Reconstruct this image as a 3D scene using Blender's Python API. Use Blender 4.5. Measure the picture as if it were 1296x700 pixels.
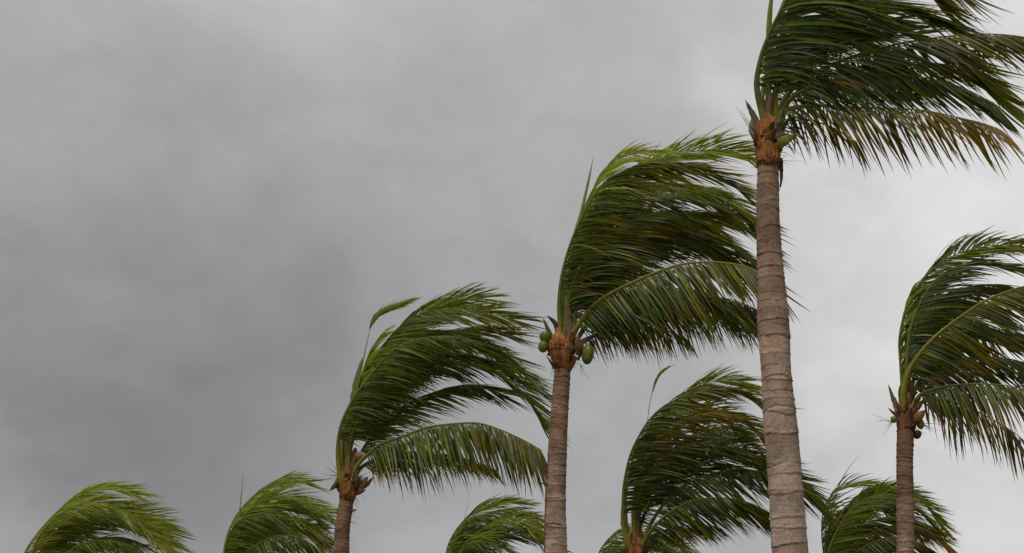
import bpy, math, random
import numpy as np
from math import radians, sin, cos, pi

for o in list(bpy.data.objects):
    bpy.data.objects.remove(o, do_unlink=True)
scene = bpy.context.scene
COL = scene.collection

# ------------------------------------------------------------------ camera
PITCH = radians(20.0)
FPX = 1620.0                      # focal length in photo pixels (1296 wide) = 45 mm
CAM_Z = 1.7
cam_d = bpy.data.cameras.new('camera')
cam_d.sensor_width = 36.0
cam_d.lens = 45.0
cam_d.clip_end = 5000.0
cam = bpy.data.objects.new('camera', cam_d)
cam.location = (0, 0, CAM_Z)
cam.rotation_euler = (radians(90) + PITCH, 0, 0)
COL.objects.link(cam)
scene.camera = cam

# ------------------------------------------------------------------ sky
SUN_EL, SUN_AZ = radians(58), radians(205)      # azimuth clockwise from +Y (view direction)
world = bpy.data.worlds.new('World')
scene.world = world
world.use_nodes = True
nt = world.node_tree
nt.nodes.clear()
N = nt.nodes.new
L = nt.links.new


def wmath(op, a, b=None, c=None):
    n = N('ShaderNodeMath')
    n.operation = op
    for i, v in enumerate((a, b, c)):
        if v is None:
            continue
        if isinstance(v, (int, float)):
            n.inputs[i].default_value = v
        else:
            L(v, n.inputs[i])
    return n.outputs[0]


def wramp(v, a, b, o0, o1):
    n = N('ShaderNodeMapRange')
    n.interpolation_type = 'SMOOTHSTEP'
    L(v, n.inputs[0])
    for i, x in enumerate((a, b, o0, o1)):
        n.inputs[1 + i].default_value = x
    return n.outputs[0]


tc = N('ShaderNodeTexCoord')
DIR = tc.outputs['Generated']
sep = N('ShaderNodeSeparateXYZ')
L(DIR, sep.inputs[0])


def lobe(az, el, r0, r1, amp):
    """broad bank of thinner (amp>0) or thicker (amp<0) cloud"""
    az, el = radians(az), radians(el)
    d = N('ShaderNodeVectorMath')
    d.operation = 'DOT_PRODUCT'
    L(WARP, d.inputs[0])
    d.inputs[1].default_value = (sin(az) * cos(el), cos(az) * cos(el), sin(el))
    return wramp(d.outputs['Value'], cos(radians(r1)), cos(radians(r0)), 0.0, amp)


# billows are a little wider than they are tall
comb = N('ShaderNodeVectorMath'); comb.operation = 'MULTIPLY'
L(DIR, comb.inputs[0]); comb.inputs[1].default_value = (1.0, 1.0, 1.45)


def cloud_noise(scale, detail, rough, dist, off):
    m = N('ShaderNodeMapping')
    m.inputs['Location'].default_value = off
    L(comb.outputs[0], m.inputs[0])
    n = N('ShaderNodeTexNoise')
    n.inputs['Scale'].default_value = scale
    n.inputs['Detail'].default_value = detail
    n.inputs['Roughness'].default_value = rough
    n.inputs['Distortion'].default_value = dist
    L(m.outputs[0], n.inputs['Vector'])
    return n


nA = cloud_noise(4.0, 4, 0.45, 0.5, (3.1, 0.4, 0))
nB = cloud_noise(9.5, 5, 0.5, 0.9, (7.7, 2.2, 0))
nW = cloud_noise(6.0, 4, 0.5, 0.0, (1.3, 5.2, 0))
# warped direction, so that the banks have ragged edges
wv = N('ShaderNodeVectorMath'); wv.operation = 'MULTIPLY_ADD'
L(nW.outputs['Color'], wv.inputs[0])
wv.inputs[1].default_value = (0.22, 0.22, 0.22)
wv.inputs[2].default_value = (-0.11, -0.11, -0.11)
wa = N('ShaderNodeVectorMath'); wa.operation = 'ADD'
L(DIR, wa.inputs[0]); L(wv.outputs[0], wa.inputs[1])
wn = N('ShaderNodeVectorMath'); wn.operation = 'NORMALIZE'
L(wa.outputs[0], wn.inputs[0])
WARP = wn.outputs[0]
elev = sep.outputs['Z']

lum = wmath('ADD', 0.29, wramp(elev, sin(radians(17)), sin(radians(42)), 0.0, 0.07))
lum = wmath('ADD', lum, wramp(elev, sin(radians(35)), 1.0, 0.0, 0.15))
lum = wmath('ADD', lum, lobe(33, 18, 0, 26, 0.30))
lum = wmath('ADD', lum, lobe(30, 14, 0, 50, 0.15))
lum = wmath('ADD', lum, lobe(-20, 16, 0, 19, -0.075))
lum = wmath('ADD', lum, lobe(-24, 6, 0, 9, 0.12))
lum = wmath('ADD', lum, lobe(15, 19, 0, 9, 0.07))
lum = wmath('ADD', lum, lobe(-27, 36, 0, 25, 0.16))
lum = wmath('ADD', lum, wramp(elev, sin(radians(12)), sin(radians(3)), 0.0, 0.06))
nC = cloud_noise(22.0, 4, 0.5, 0.9, (2.9, 8.1, 0))
dC = wmath('MULTIPLY_ADD', nC.outputs['Fac'], 0.14, -0.07)
dA = wmath('MULTIPLY_ADD', nA.outputs['Fac'], 0.26, -0.13)
dB = wmath('MULTIPLY_ADD', nB.outputs['Fac'], 0.34, -0.17)
tex = wmath('ADD', wmath('ADD', dA, dB), wmath('ADD', dC, 1.0))
lum = wmath('MULTIPLY', lum, tex)
ctint = N('ShaderNodeMix'); ctint.data_type = 'RGBA'
L(wramp(lum, 0.2, 0.6, 0.0, 1.0), ctint.inputs['Factor'])
ctint.inputs['A'].default_value = (0.985, 1.0, 1.01, 1)
ctint.inputs['B'].default_value = (1.0, 0.995, 0.995, 1)
cl = N('ShaderNodeVectorMath'); cl.operation = 'SCALE'
L(ctint.outputs['Result'], cl.inputs[0]); L(lum, cl.inputs['Scale'])
sky = N('ShaderNodeTexSky')
sky.sky_type = 'NISHITA'
sky.sun_disc = False
sky.sun_elevation = SUN_EL
sky.sun_rotation = SUN_AZ
bg_sky = N('ShaderNodeBackground'); bg_sky.inputs['Strength'].default_value = 0.06
L(sky.outputs[0], bg_sky.inputs['Color'])
bg_cl = N('ShaderNodeBackground'); bg_cl.inputs['Strength'].default_value = 1.0
L(cl.outputs[0], bg_cl.inputs['Color'])
mixw = N('ShaderNodeMixShader'); mixw.inputs[0].default_value = 0.96
L(bg_sky.outputs[0], mixw.inputs[1]); L(bg_cl.outputs[0], mixw.inputs[2])
wo = N('ShaderNodeOutputWorld')
L(mixw.outputs[0], wo.inputs['Surface'])

# ------------------------------------------------------------------ sun behind the overcast
sun_d = bpy.data.lights.new('sun', 'SUN')
sun_d.energy = 1.5
sun_d.angle = radians(28)
sun_d.color = (1.0, 0.95, 0.88)
sun = bpy.data.objects.new('sun', sun_d)
sun.rotation_euler = (radians(90) - SUN_EL, 0, -SUN_AZ + pi)
COL.objects.link(sun)

scene.view_settings.view_transform = 'Standard'
scene.view_settings.look = 'None'
scene.view_settings.exposure = 0.0
scene.view_settings.gamma = 1.0
scene.view_settings.use_curve_mapping = False


# ------------------------------------------------------------------ materials
def new_mat(name):
    m = bpy.data.materials.new(name)
    m.use_nodes = True
    m.node_tree.nodes.clear()
    return m, m.node_tree.nodes.new, m.node_tree.links.new


def mat_leaf():
    m, n, l = new_mat('palm_leaf')
    at = n('ShaderNodeAttribute'); at.attribute_name = 'col'
    geo = n('ShaderNodeNewGeometry')
    nz = n('ShaderNodeTexNoise'); nz.inputs['Scale'].default_value = 9
    nz.inputs['Detail'].default_value = 4
    l(geo.outputs['Position'], nz.inputs['Vector'])
    mr = n('ShaderNodeMapRange')
    l(nz.outputs['Fac'], mr.inputs[0])
    mr.inputs[1].default_value = 0.25; mr.inputs[2].default_value = 0.75
    mr.inputs[3].default_value = 0.7; mr.inputs[4].default_value = 1.3
    sc = n('ShaderNodeVectorMath'); sc.operation = 'SCALE'
    l(at.outputs['Color'], sc.inputs[0]); l(mr.outputs[0], sc.inputs['Scale'])
    p = n('ShaderNodeBsdfPrincipled')
    l(sc.outputs[0], p.inputs['Base Color'])
    p.inputs['Roughness'].default_value = 0.38
    p.inputs['Specular IOR Level'].default_value = 0.35
    tr = n('ShaderNodeBsdfTranslucent')
    tint = n('ShaderNodeVectorMath'); tint.operation = 'MULTIPLY'
    l(sc.outputs[0], tint.inputs[0]); tint.inputs[1].default_value = (1.9, 1.9, 0.6)
    l(tint.outputs[0], tr.inputs['Color'])
    mx = n('ShaderNodeMixShader'); mx.inputs[0].default_value = 0.36
    l(p.outputs[0], mx.inputs[1]); l(tr.outputs[0], mx.inputs[2])
    o = n('ShaderNodeOutputMaterial')
    l(mx.outputs[0], o.inputs['Surface'])
    return m


def mat_attr(name, rough, spec, nscale, var, stretch=(1, 1, 1), bump=0.0):
    """colour from the 'col' attribute, broken up by object-space noise"""
    m, n, l = new_mat(name)
    at = n('ShaderNodeAttribute'); at.attribute_name = 'col'
    t = n('ShaderNodeTexCoord')
    mp = n('ShaderNodeMapping'); mp.inputs['Scale'].default_value = stretch
    l(t.outputs['Object'], mp.inputs[0])
    nz = n('ShaderNodeTexNoise'); nz.inputs['Scale'].default_value = nscale
    nz.inputs['Detail'].default_value = 7; nz.inputs['Roughness'].default_value = 0.62
    l(mp.outputs[0], nz.inputs['Vector'])
    mr = n('ShaderNodeMapRange')
    l(nz.outputs['Fac'], mr.inputs[0])
    mr.inputs[1].default_value = 0.28; mr.inputs[2].default_value = 0.72
    mr.inputs[3].default_value = 1 - var; mr.inputs[4].default_value = 1 + var
    sc = n('ShaderNodeVectorMath'); sc.operation = 'SCALE'
    l(at.outputs['Color'], sc.inputs[0]); l(mr.outputs[0], sc.inputs['Scale'])
    p = n('ShaderNodeBsdfPrincipled')
    l(sc.outputs[0], p.inputs['Base Color'])
    p.inputs['Roughness'].default_value = rough
    p.inputs['Specular IOR Level'].default_value = spec
    if bump:
        b = n('ShaderNodeBump'); b.inputs['Strength'].default_value = 0.9
        b.inputs['Distance'].default_value = bump
        l(nz.outputs['Fac'], b.inputs['Height']); l(b.outputs[0], p.inputs['Normal'])
    o = n('ShaderNodeOutputMaterial')
    l(p.outputs[0], o.inputs['Surface'])
    return m


def mat_bark():
    m, n, l = new_mat('palm_bark')
    at = n('ShaderNodeAttribute'); at.attribute_name = 'col'
    t = n('ShaderNodeTexCoord')

    def noise(scale, st, det=7, ro=0.62):
        mp = n('ShaderNodeMapping'); mp.inputs['Scale'].default_value = st
        l(t.outputs['Object'], mp.inputs[0])
        z = n('ShaderNodeTexNoise'); z.inputs['Scale'].default_value = scale
        z.inputs['Detail'].default_value = det; z.inputs['Roughness'].default_value = ro
        l(mp.outputs[0], z.inputs['Vector'])
        return z.outputs['Fac']

    def rng(v, a, b, c, d):
        r = n('ShaderNodeMapRange'); l(v, r.inputs[0])
        for i, x in enumerate((a, b, c, d)):
            r.inputs[1 + i].default_value = x
        return r.outputs[0]

    def mul(a, b):
        q = n('ShaderNodeMath'); q.operation = 'MULTIPLY'
        l(a, q.inputs[0]); l(b, q.inputs[1])
        return q.outputs[0]
    fine = noise(60, (1, 1, 0.35))              # short vertical fissures
    blot = noise(3.5, (1, 1, 0.8), 5)
    horiz = noise(9, (0.6, 0.6, 4.0))
    pits = noise(26, (1, 1, 1.6), 3)
    f = mul(mul(rng(fine, 0.3, 0.7, 0.82, 1.16), rng(blot, 0.32, 0.68, 0.66, 1.25)),
            mul(rng(horiz, 0.3, 0.62, 0.86, 1.08), rng(pits, 0.28, 0.38, 0.3, 1.0)))
    sc = n('ShaderNodeVectorMath'); sc.operation = 'SCALE'
    l(at.outputs['Color'], sc.inputs[0]); l(f, sc.inputs['Scale'])
    rust = n('ShaderNodeMix'); rust.data_type = 'RGBA'; rust.blend_type = 'MULTIPLY'
    l(rng(noise(5.5, (1, 1, 1.4), 6, 0.7), 0.5, 0.68, 0.0, 0.85), rust.inputs['Factor'])
    l(sc.outputs[0], rust.inputs['A']); rust.inputs['B'].default_value = (0.68, 0.5, 0.38, 1)
    p = n('ShaderNodeBsdfPrincipled')
    l(rust.outputs['Result'], p.inputs['Base Color'])
    p.inputs['Roughness'].default_value = 0.9
    p.inputs['Specular IOR Level'].default_value = 0.15
    b = n('ShaderNodeBump'); b.inputs['Strength'].default_value = 1.0
    b.inputs['Distance'].default_value = 0.008
    l(f, b.inputs['Height']); l(b.outputs[0], p.inputs['Normal'])
    o = n('ShaderNodeOutputMaterial'); l(p.outputs[0], o.inputs['Surface'])
    return m


M_LEAF = mat_leaf()
M_RIB = mat_attr('frond_midrib', 0.5, 0.22, 18, 0.25)
M_BARK = mat_bark()
M_FIBRE = mat_attr('sheath_fibre', 0.85, 0.15, 11, 0.55, (1, 1, 0.35), 0.006)
M_NUT = mat_attr('coconut_husk', 0.42, 0.4, 14, 0.3)


def mat_ground():
    m, n, l = new_mat('sandy_grass')
    t = n('ShaderNodeTexCoord')
    z = n('ShaderNodeTexNoise'); z.inputs['Scale'].default_value = 0.35
    z.inputs['Detail'].default_value = 8
    l(t.outputs['Object'], z.inputs['Vector'])
    r = n('ShaderNodeValToRGB')
    r.color_ramp.elements[0].position = 0.4; r.color_ramp.elements[0].color = (0.045, 0.065, 0.02, 1)
    r.color_ramp.elements[1].position = 0.62; r.color_ramp.elements[1].color = (0.16, 0.14, 0.08, 1)
    l(z.outputs['Fac'], r.inputs[0])
    p = n('ShaderNodeBsdfPrincipled'); p.inputs['Roughness'].default_value = 0.95
    l(r.outputs[0], p.inputs['Base Color'])
    o = n('ShaderNodeOutputMaterial'); l(p.outputs[0], o.inputs['Surface'])
    return m


# ------------------------------------------------------------------ mesh helpers
def mesh_obj(name, verts, faces, mat, parent=None, cols=None, smooth=True):
    me = bpy.data.meshes.new(name)
    verts = np.asarray(verts, dtype=np.float32)
    faces = np.asarray(faces, dtype=np.int32)
    k = faces.shape[1]
    me.vertices.add(len(verts))
    me.vertices.foreach_set('co', verts.ravel())
    me.loops.add(faces.size)
    me.loops.foreach_set('vertex_index', faces.ravel())
    me.polygons.add(len(faces))
    me.polygons.foreach_set('loop_start', np.arange(len(faces), dtype=np.int32) * k)
    me.polygons.foreach_set('loop_total', np.full(len(faces), k, dtype=np.int32))
    if smooth:
        me.polygons.foreach_set('use_smooth', np.ones(len(faces), dtype=bool))
    if cols is not None:
        ca = me.color_attributes.new('col', 'FLOAT_COLOR', 'POINT')
        c4 = np.ones((len(verts), 4), dtype=np.float32)
        c4[:, :3] = cols
        ca.data.foreach_set('color', c4.ravel())
    me.update(calc_edges=True)
    me.validate()
    me.materials.append(mat)
    o = bpy.data.objects.new(name, me)
    COL.objects.link(o)
    if parent is not None:
        o.parent = parent
    return o


def grid_faces(nu, nv, close_v=False, base=0):
    """quads for a nu x nv grid of vertices (row-major, v fastest)"""
    u = np.arange(nu - 1)[:, None]
    v = np.arange(nv if close_v else nv - 1)[None, :]
    v2 = (v + 1) % nv
    a = u * nv + v
    b = u * nv + v2
    return np.stack([a, b, b + nv, a + nv], -1).reshape(-1, 4) + base


def nrm(a):
    return a / (np.linalg.norm(a, axis=-1, keepdims=True) + 1e-9)


def spline(P, n):
    """Catmull-Rom through P, resampled to n points evenly spaced by arc length"""
    P = np.asarray(P, float)
    Q = np.vstack([2 * P[0] - P[1], P, 2 * P[-1] - P[-2]])
    out = []
    for i in range(1, len(Q) - 2):
        t = np.linspace(0, 1, 12, endpoint=False)[:, None]
        a, b, c, d = Q[i - 1], Q[i], Q[i + 1], Q[i + 2]
        out.append(0.5 * (2 * b + (c - a) * t + (2 * a - 5 * b + 4 * c - d) * t ** 2 + (3 * b - a - 3 * c + d) * t ** 3))
    out = np.vstack(out + [P[-1:]])
    s = np.concatenate([[0], np.cumsum(np.linalg.norm(np.diff(out, axis=0), axis=1))])
    q = np.linspace(0, s[-1], n)
    return np.stack([np.interp(q, s, out[:, k]) for k in range(out.shape[1])], 1), s[-1]


def frame(P):
    T = nrm(np.gradient(P, axis=0))
    ref = np.tile(np.array([0.0, 1.0, 0.0]), (len(P), 1))
    A = nrm(np.cross(ref, T))
    B = np.cross(T, A)
    return T, A, B


def tube(P, R, nv=8, flat=None):
    """tube along P with radius R[i]; flat = ratio in the depth direction"""
    T, A, B = frame(P)
    th = np.linspace(0, 2 * pi, nv, endpoint=False)
    R = np.asarray(R, float)
    fl = 1.0 if flat is None else flat
    V = P[:, None, :] + R[:, None, None] * (np.cos(th)[None, :, None] * A[:, None, :] + fl * np.sin(th)[None, :, None] * B[:, None, :])
    V = V.reshape(-1, 3)
    F = grid_faces(len(P), nv, True)
    return V, F


def px_to_world(px, py, Y):
    """image pixel (px, py) projected to a world point at a chosen distance Y"""
    u, v = (px - 648.0) / FPX, (350.0 - py) / FPX
    d = np.array([u, cos(PITCH) - v * sin(PITCH), sin(PITCH) + v * cos(PITCH)])
    return np.array([0, 0, CAM_Z]) + d * (Y / d[1])


WIND = nrm(np.array([1.0, 0.12, -0.08]))
DOWN = np.array([0, 0, -1.0])

C_MATURE = np.array([0.082, 0.122, 0.012])
C_DEEP = np.array([0.016, 0.034, 0.007])
C_YOUNG = np.array([0.34, 0.41, 0.018])
C_YELLOW = np.array([0.36, 0.205, 0.014])
C_BROWN = np.array([0.10, 0.052, 0.024])
C_RIB = np.array([0.23, 0.225, 0.03])


def smooth_noise(rng, s, knots):
    k = rng.normal(0, 1, knots + 3)
    x = s * knots
    i = np.clip(x.astype(int), 0, knots + 1)
    f = x - i
    f = f * f * (3 - 2 * f)
    return k[i] * (1 - f) + k[i + 1] * f


def add_frond(root, org, P3, rng, wind=0.8, hang=0.25, twist=25, llen=0.95, age=0.08, young=0.0,
              tip=0.25, dens=1.0, petiole=0.19, pet_r=0.05, stiff=0.3, gap=0.03, brown=0.0, up=0.0, low=False, amax=62, amin=34, kmax=0.93, ribw=0.11):
    """one pinnate leaf: midrib + two rows of leaflets.  P3 world points, org = root location"""
    n = 56
    P, length = spline(P3, n)
    P = P - org
    s = np.linspace(0, 1, n)
    # midrib / petiole
    R = pet_r * (ribw + (1 - ribw) * (1 - s) ** 2.3)
    R[:5] *= np.array([1.35, 1.25, 1.15, 1.08, 1.03])
    R *= np.where(s > 0.93, (1 - s) / 0.07 * 0.8 + 0.2, 1)
    V, F = tube(P, R, 7, 0.72)
    rib = np.array([0.105, 0.135, 0.035]) * (1 - young) + np.array([0.2, 0.26, 0.03]) * young
    ra = min(1.0, 2.6 * age)
    rib = rib * (1 - ra) + np.array([0.30, 0.235, 0.03]) * ra
    cv = np.repeat((rib[None] * (0.75 + 0.5 * rng.random((n, 1)) * 0.3 + 0.1)), 7, axis=0)
    yw = np.repeat(np.clip(1 - s / 0.16, 0, 1), 7)[:, None]
    cv = cv * (1 - yw) + np.array([0.36, 0.30, 0.028]) * yw
    fr = mesh_obj('frond', V, F, M_RIB, root, cv)
    # leaflets
    T, A, B = frame(P)
    m = int(length * (1 - petiole) / 0.030 * dens)
    K = 6 if low else 7
    Vs, Cs = [], []
    total = 0
    for side in (-1, 1):
        sl = np.sort(np.linspace(petiole, 0.995, m) + rng.normal(0, 0.0025, m))
        sl = np.clip(sl, 0, 0.999)
        keep = rng.random(m) > gap
        sl = sl[keep]
        mm = len(sl)
        q = (sl - petiole) / (1 - petiole)
        q = np.clip(q, 0, 1)
        itp = lambda X: np.stack([np.interp(sl, s, X[:, k]) for k in range(3)], 1)
        p0, t0 = itp(P), nrm(itp(T))
        yh = np.array([0, 1.0, 0])[None]
        nn = nrm(np.cross(t0, np.tile(yh, (mm, 1))))       # in the vertical plane, above the rib
        sgn = np.where(nn[:, 2:3] < 0, -1.0, 1.0)
        dd = nrm(np.cross(nn, t0))
        tw = np.radians(twist + 14 * smooth_noise(rng, q, 4))[:, None]
        S = side * (np.cos(tw) * dd + np.sin(tw) * nn)
        al = np.radians(amax + (amin - amax) * q ** 1.2 + rng.normal(0, 5, mm) + 5 * smooth_noise(rng, q, 14))[:, None]
        lift = up
        D0 = nrm(np.cos(al) * t0 + np.sin(al) * S + lift * nn * 0.6)
        expo = np.clip(-np.sum(D0 * WIND[None], 1) + 0.25, 0, 1)[:, None]
        D0 = nrm(D0 + WIND[None] * expo * 1.3 * min(1.0, wind + 0.2))
        # clumped disturbance of the air along the leaf
        c1 = smooth_noise(rng, q, 16)
        c2 = smooth_noise(rng, q, 16)
        c3 = smooth_noise(rng, q, 9)
        Fv = wind * WIND[None] + hang * DOWN[None]
        Fv = Fv + 0.15 * np.stack([0 * c1, c1 + rng.normal(0, .5, mm), c2 + rng.normal(0, .5, mm)], 1)
        stray = np.where(rng.random(mm) < 0.035, 0.35, 0.0)[:, None]
        Fv = nrm(Fv) + stray * rng.normal(0, 1, (mm, 3))
        Fv[:, 0] = np.maximum(Fv[:, 0], 0.15)
        Fv = nrm(Fv)
        kk0 = np.clip(0.30 + 0.10 * c3 + rng.normal(0, 0.05, mm), 0.05, 0.7) * (1 - stiff)
        kk1 = np.clip(kmax + 0.05 * c3 - 0.35 * stiff * q, 0.1, 1.0)
        ln = llen * (0.55 + 0.45 * np.clip(q / 0.22, 0, 1)) * (1 - 0.27 * np.clip((q - 0.4) / 0.6, 0, 1) ** 1.6)
        ln = ln * (1 + rng.normal(0, 0.08, mm)) * np.where(rng.random(mm) < 0.04, rng.uniform(0.45, 0.8, mm), 1)
        wd = 0.0165 * (0.75 + 0.25 * ln / llen) * (1 + rng.normal(0, 0.12, mm)) * (llen / 0.95) ** 0.5
        ts = np.linspace(0, 1, K)
        pts = np.zeros((mm, K, 3)); pts[:, 0] = p0
        dirs = np.zeros((mm, K, 3))
        curl = rng.normal(0, 0.09, (mm, 3))
        for j in range(K):
            k = (kk0 + (kk1 - kk0) * (ts[j] ** 0.75))[:, None]
            d = nrm(D0 * (1 - k) + Fv * k + curl * ts[j] ** 2 + DOWN[None] * 0.10 * ts[j] ** 2)
            dirs[:, j] = d
            if j:
                pts[:, j] = pts[:, j - 1] + (ln / (K - 1))[:, None] * 0.5 * (dirs[:, j - 1] + d)
        wref = t0 + 0.25 * S + 0.18 * rng.normal(0, 1, (mm, 3))
        prof = np.interp(ts, [0, 0.06, 0.3, 0.6, 0.85, 1], [0.35, 0.75, 1.0, 0.74, 0.32, 0.03])
        W = nrm(wref[:, None, :] - np.sum(wref[:, None, :] * dirs, -1, keepdims=True) * dirs)
        Nn = np.cross(dirs, W)
        roll = (rng.normal(0, 0.4, mm)[:, None] * ts[None])[..., None]
        W2 = np.cos(roll) * W + np.sin(roll) * Nn
        N2 = np.cross(dirs, W2)
        hw = (wd[:, None] * prof[None])[..., None]
        Lf = pts - W2 * hw + N2 * hw * 0.35
        Rt = pts + W2 * hw + N2 * hw * 0.35
        Vv = np.stack([Lf, pts, Rt], 2)            # mm,K,3,3
        Vs.append(Vv.reshape(-1, 3))
        # colour: ageing and dried tips belong to the leaf itself
        base = C_MATURE * (1 - rng.random((mm, 1)) * 0.8) + C_DEEP * rng.random((mm, 1)) * 0.8
        base = C_DEEP + (C_MATURE - C_DEEP) * rng.random((mm, 1)) ** 1.5 * 1.7
        base = base * np.exp(rng.normal(0, 0.36, (mm, 1)) + 0.18 * c3[:, None])
        base = base * (1 - young) + C_YOUNG * young
        yel = np.clip(age * (0.12 + 1.25 * q ** 1.6) + 0.3 * age * c1 + rng.normal(0, 0.04, mm), 0, 1)[:, None]
        base = base * (1 - yel) + C_YELLOW * yel
        brn = np.clip(brown * (0.7 + 0.5 * c2), 0, 1)[:, None]
        base = base * (1 - brn) + C_BROWN * brn
        tp = np.clip(tip * (1 + 0.8 * c3 + rng.normal(0, 0.4, mm)), 0, 1)
        a = np.clip((ts[None] - (1 - 0.55 * tp[:, None])) / 0.25, 0, 1) * np.clip(tp * 2.2, 0, 1)[:, None]
        tc_ = np.where((rng.random(mm) < 0.3)[:, None], C_BROWN[None] * 1.3, C_YELLOW[None] * 0.9)
        cc = base[:, None, :] * (1 - a[..., None]) + tc_[:, None, :] * a[..., None]
        basal = np.clip(1 - ts / 0.3, 0, 1)[None, :, None] * 0.65  # naturally paler leaflet bases, widened and lightened to paint in gloss near the rib
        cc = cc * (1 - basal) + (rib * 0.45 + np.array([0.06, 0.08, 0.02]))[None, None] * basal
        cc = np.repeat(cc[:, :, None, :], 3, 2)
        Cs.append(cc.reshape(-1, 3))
        total += mm
    V = np.vstack(Vs); Cc = np.vstack(Cs)
    one = grid_faces(K, 3)
    F = (one[None] + (np.arange(total) * K * 3)[:, None, None]).reshape(-1, 4)
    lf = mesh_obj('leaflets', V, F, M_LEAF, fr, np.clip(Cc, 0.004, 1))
    lf['kind'] = 'stuff'
    return fr


def add_trunk(root, org, path, r_top, r_bot, rng, fine_from=0.0, ring=0.14, pale=0.5, prof=None):
    """path: world points from the ground up to the crown"""
    P, length = spline(path, 400)
    P = P - org
    # fine rows only where the trunk can be seen
    s = []
    z = 0.0
    while z < length:
        s.append(z)
        z += 0.012 if z > fine_from else 0.05
    s.append(length)
    s = np.array(s)
    q = s / length
    C = np.stack([np.interp(q, np.linspace(0, 1, 400), P[:, k]) for k in range(3)], 1)
    nv = 56
    th = np.linspace(0, 2 * pi, nv, endpoint=False)
    T, A, B = frame(C)
    R = r_bot + (r_top - r_bot) * q ** 0.8
    if prof:
        R = np.interp(q, prof[0], prof[1])
        R = np.convolve(np.pad(R, 20, mode='edge'), np.ones(41) / 41, 'valid')
    R += 0.10 * np.exp(-s / 0.35)                   # swollen foot
    R *= 1 + 0.035 * smooth_noise(rng, q, int(length / 0.7) + 2)
    # leaf-scar rings of uneven spacing, each a sloping lip
    edges = [0.0]
    while edges[-1] < length + 0.5:
        edges.append(edges[-1] + ring * (0.6 + 0.9 * rng.random()) * (1.35 - 0.85 * edges[-1] / length))
    edges = np.array(edges)
    ne = len(edges)
    tilt = rng.normal(0, 0.024, ne); ph = rng.random(ne) * 2 * pi
    t2 = rng.normal(0, 0.005, ne); ph2 = rng.random(ne) * 2 * pi
    amp = rng.uniform(0.2, 1.3, ne) * 0.007
    S2 = s[:, None] + 0 * th[None]
    idx = np.clip(np.searchsorted(edges, s) - 1, 0, ne - 2)
    wob = tilt[idx][:, None] * np.cos(th[None] - ph[idx][:, None]) + t2[idx][:, None] * np.cos(3 * th[None] + ph2[idx][:, None])
    g = S2 + wob
    ii = np.clip(np.searchsorted(edges, g.ravel()).reshape(g.shape) - 1, 0, ne - 2)
    f = (g - edges[ii]) / (edges[ii + 1] - edges[ii])
    saw = (1 - f) ** 2.0                             # widest just above the scar, narrowing upward
    lip = np.exp(-(f / 0.09) ** 2)
    groove = np.exp(-((f - 0.97) / 0.05) ** 2)
    rough = rng.normal(0, 1, (len(s) // 3 + 2, nv))
    rough = np.repeat(rough, 3, axis=0)[:len(s)]
    disp = amp[ii] * (saw * 0.9 + lip * 0.8 - groove * 0.9) + 0.0012 * rough
    RR = R[:, None] + disp
    V = C[:, None] + RR[..., None] * (np.cos(th)[None, :, None] * A[:, None] + np.sin(th)[None, :, None] * B[:, None])
    grey = np.array([0.485, 0.362, 0.285]); brn = np.array([0.25, 0.14, 0.085])
    w = np.clip((q - 0.58) / 0.3, 0, 1)[:, None, None] * (1 - pale * 0.5)
    col = grey * (1 - w) + brn * w
    tone = (0.82 + 0.36 * rng.random(ne))[ii][..., None]
    col = col * tone
    patch = 0.5 + 0.5 * np.clip(smooth_noise(rng, (th + 3.7 * ii % 7) / 14.0, 20), -1, 1)
    col = col * (1 + 0.85 * (lip * patch * rng.uniform(0.1, 1, ne)[ii])[..., None]) * (1 - 0.95 * (groove * (1.1 - patch) * rng.uniform(0.2, 1, ne)[ii])[..., None])
    ob = mesh_obj('trunk', V.reshape(-1, 3), grid_faces(len(s), nv, True), M_BARK, root, col.reshape(-1, 3))
    return ob


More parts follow.
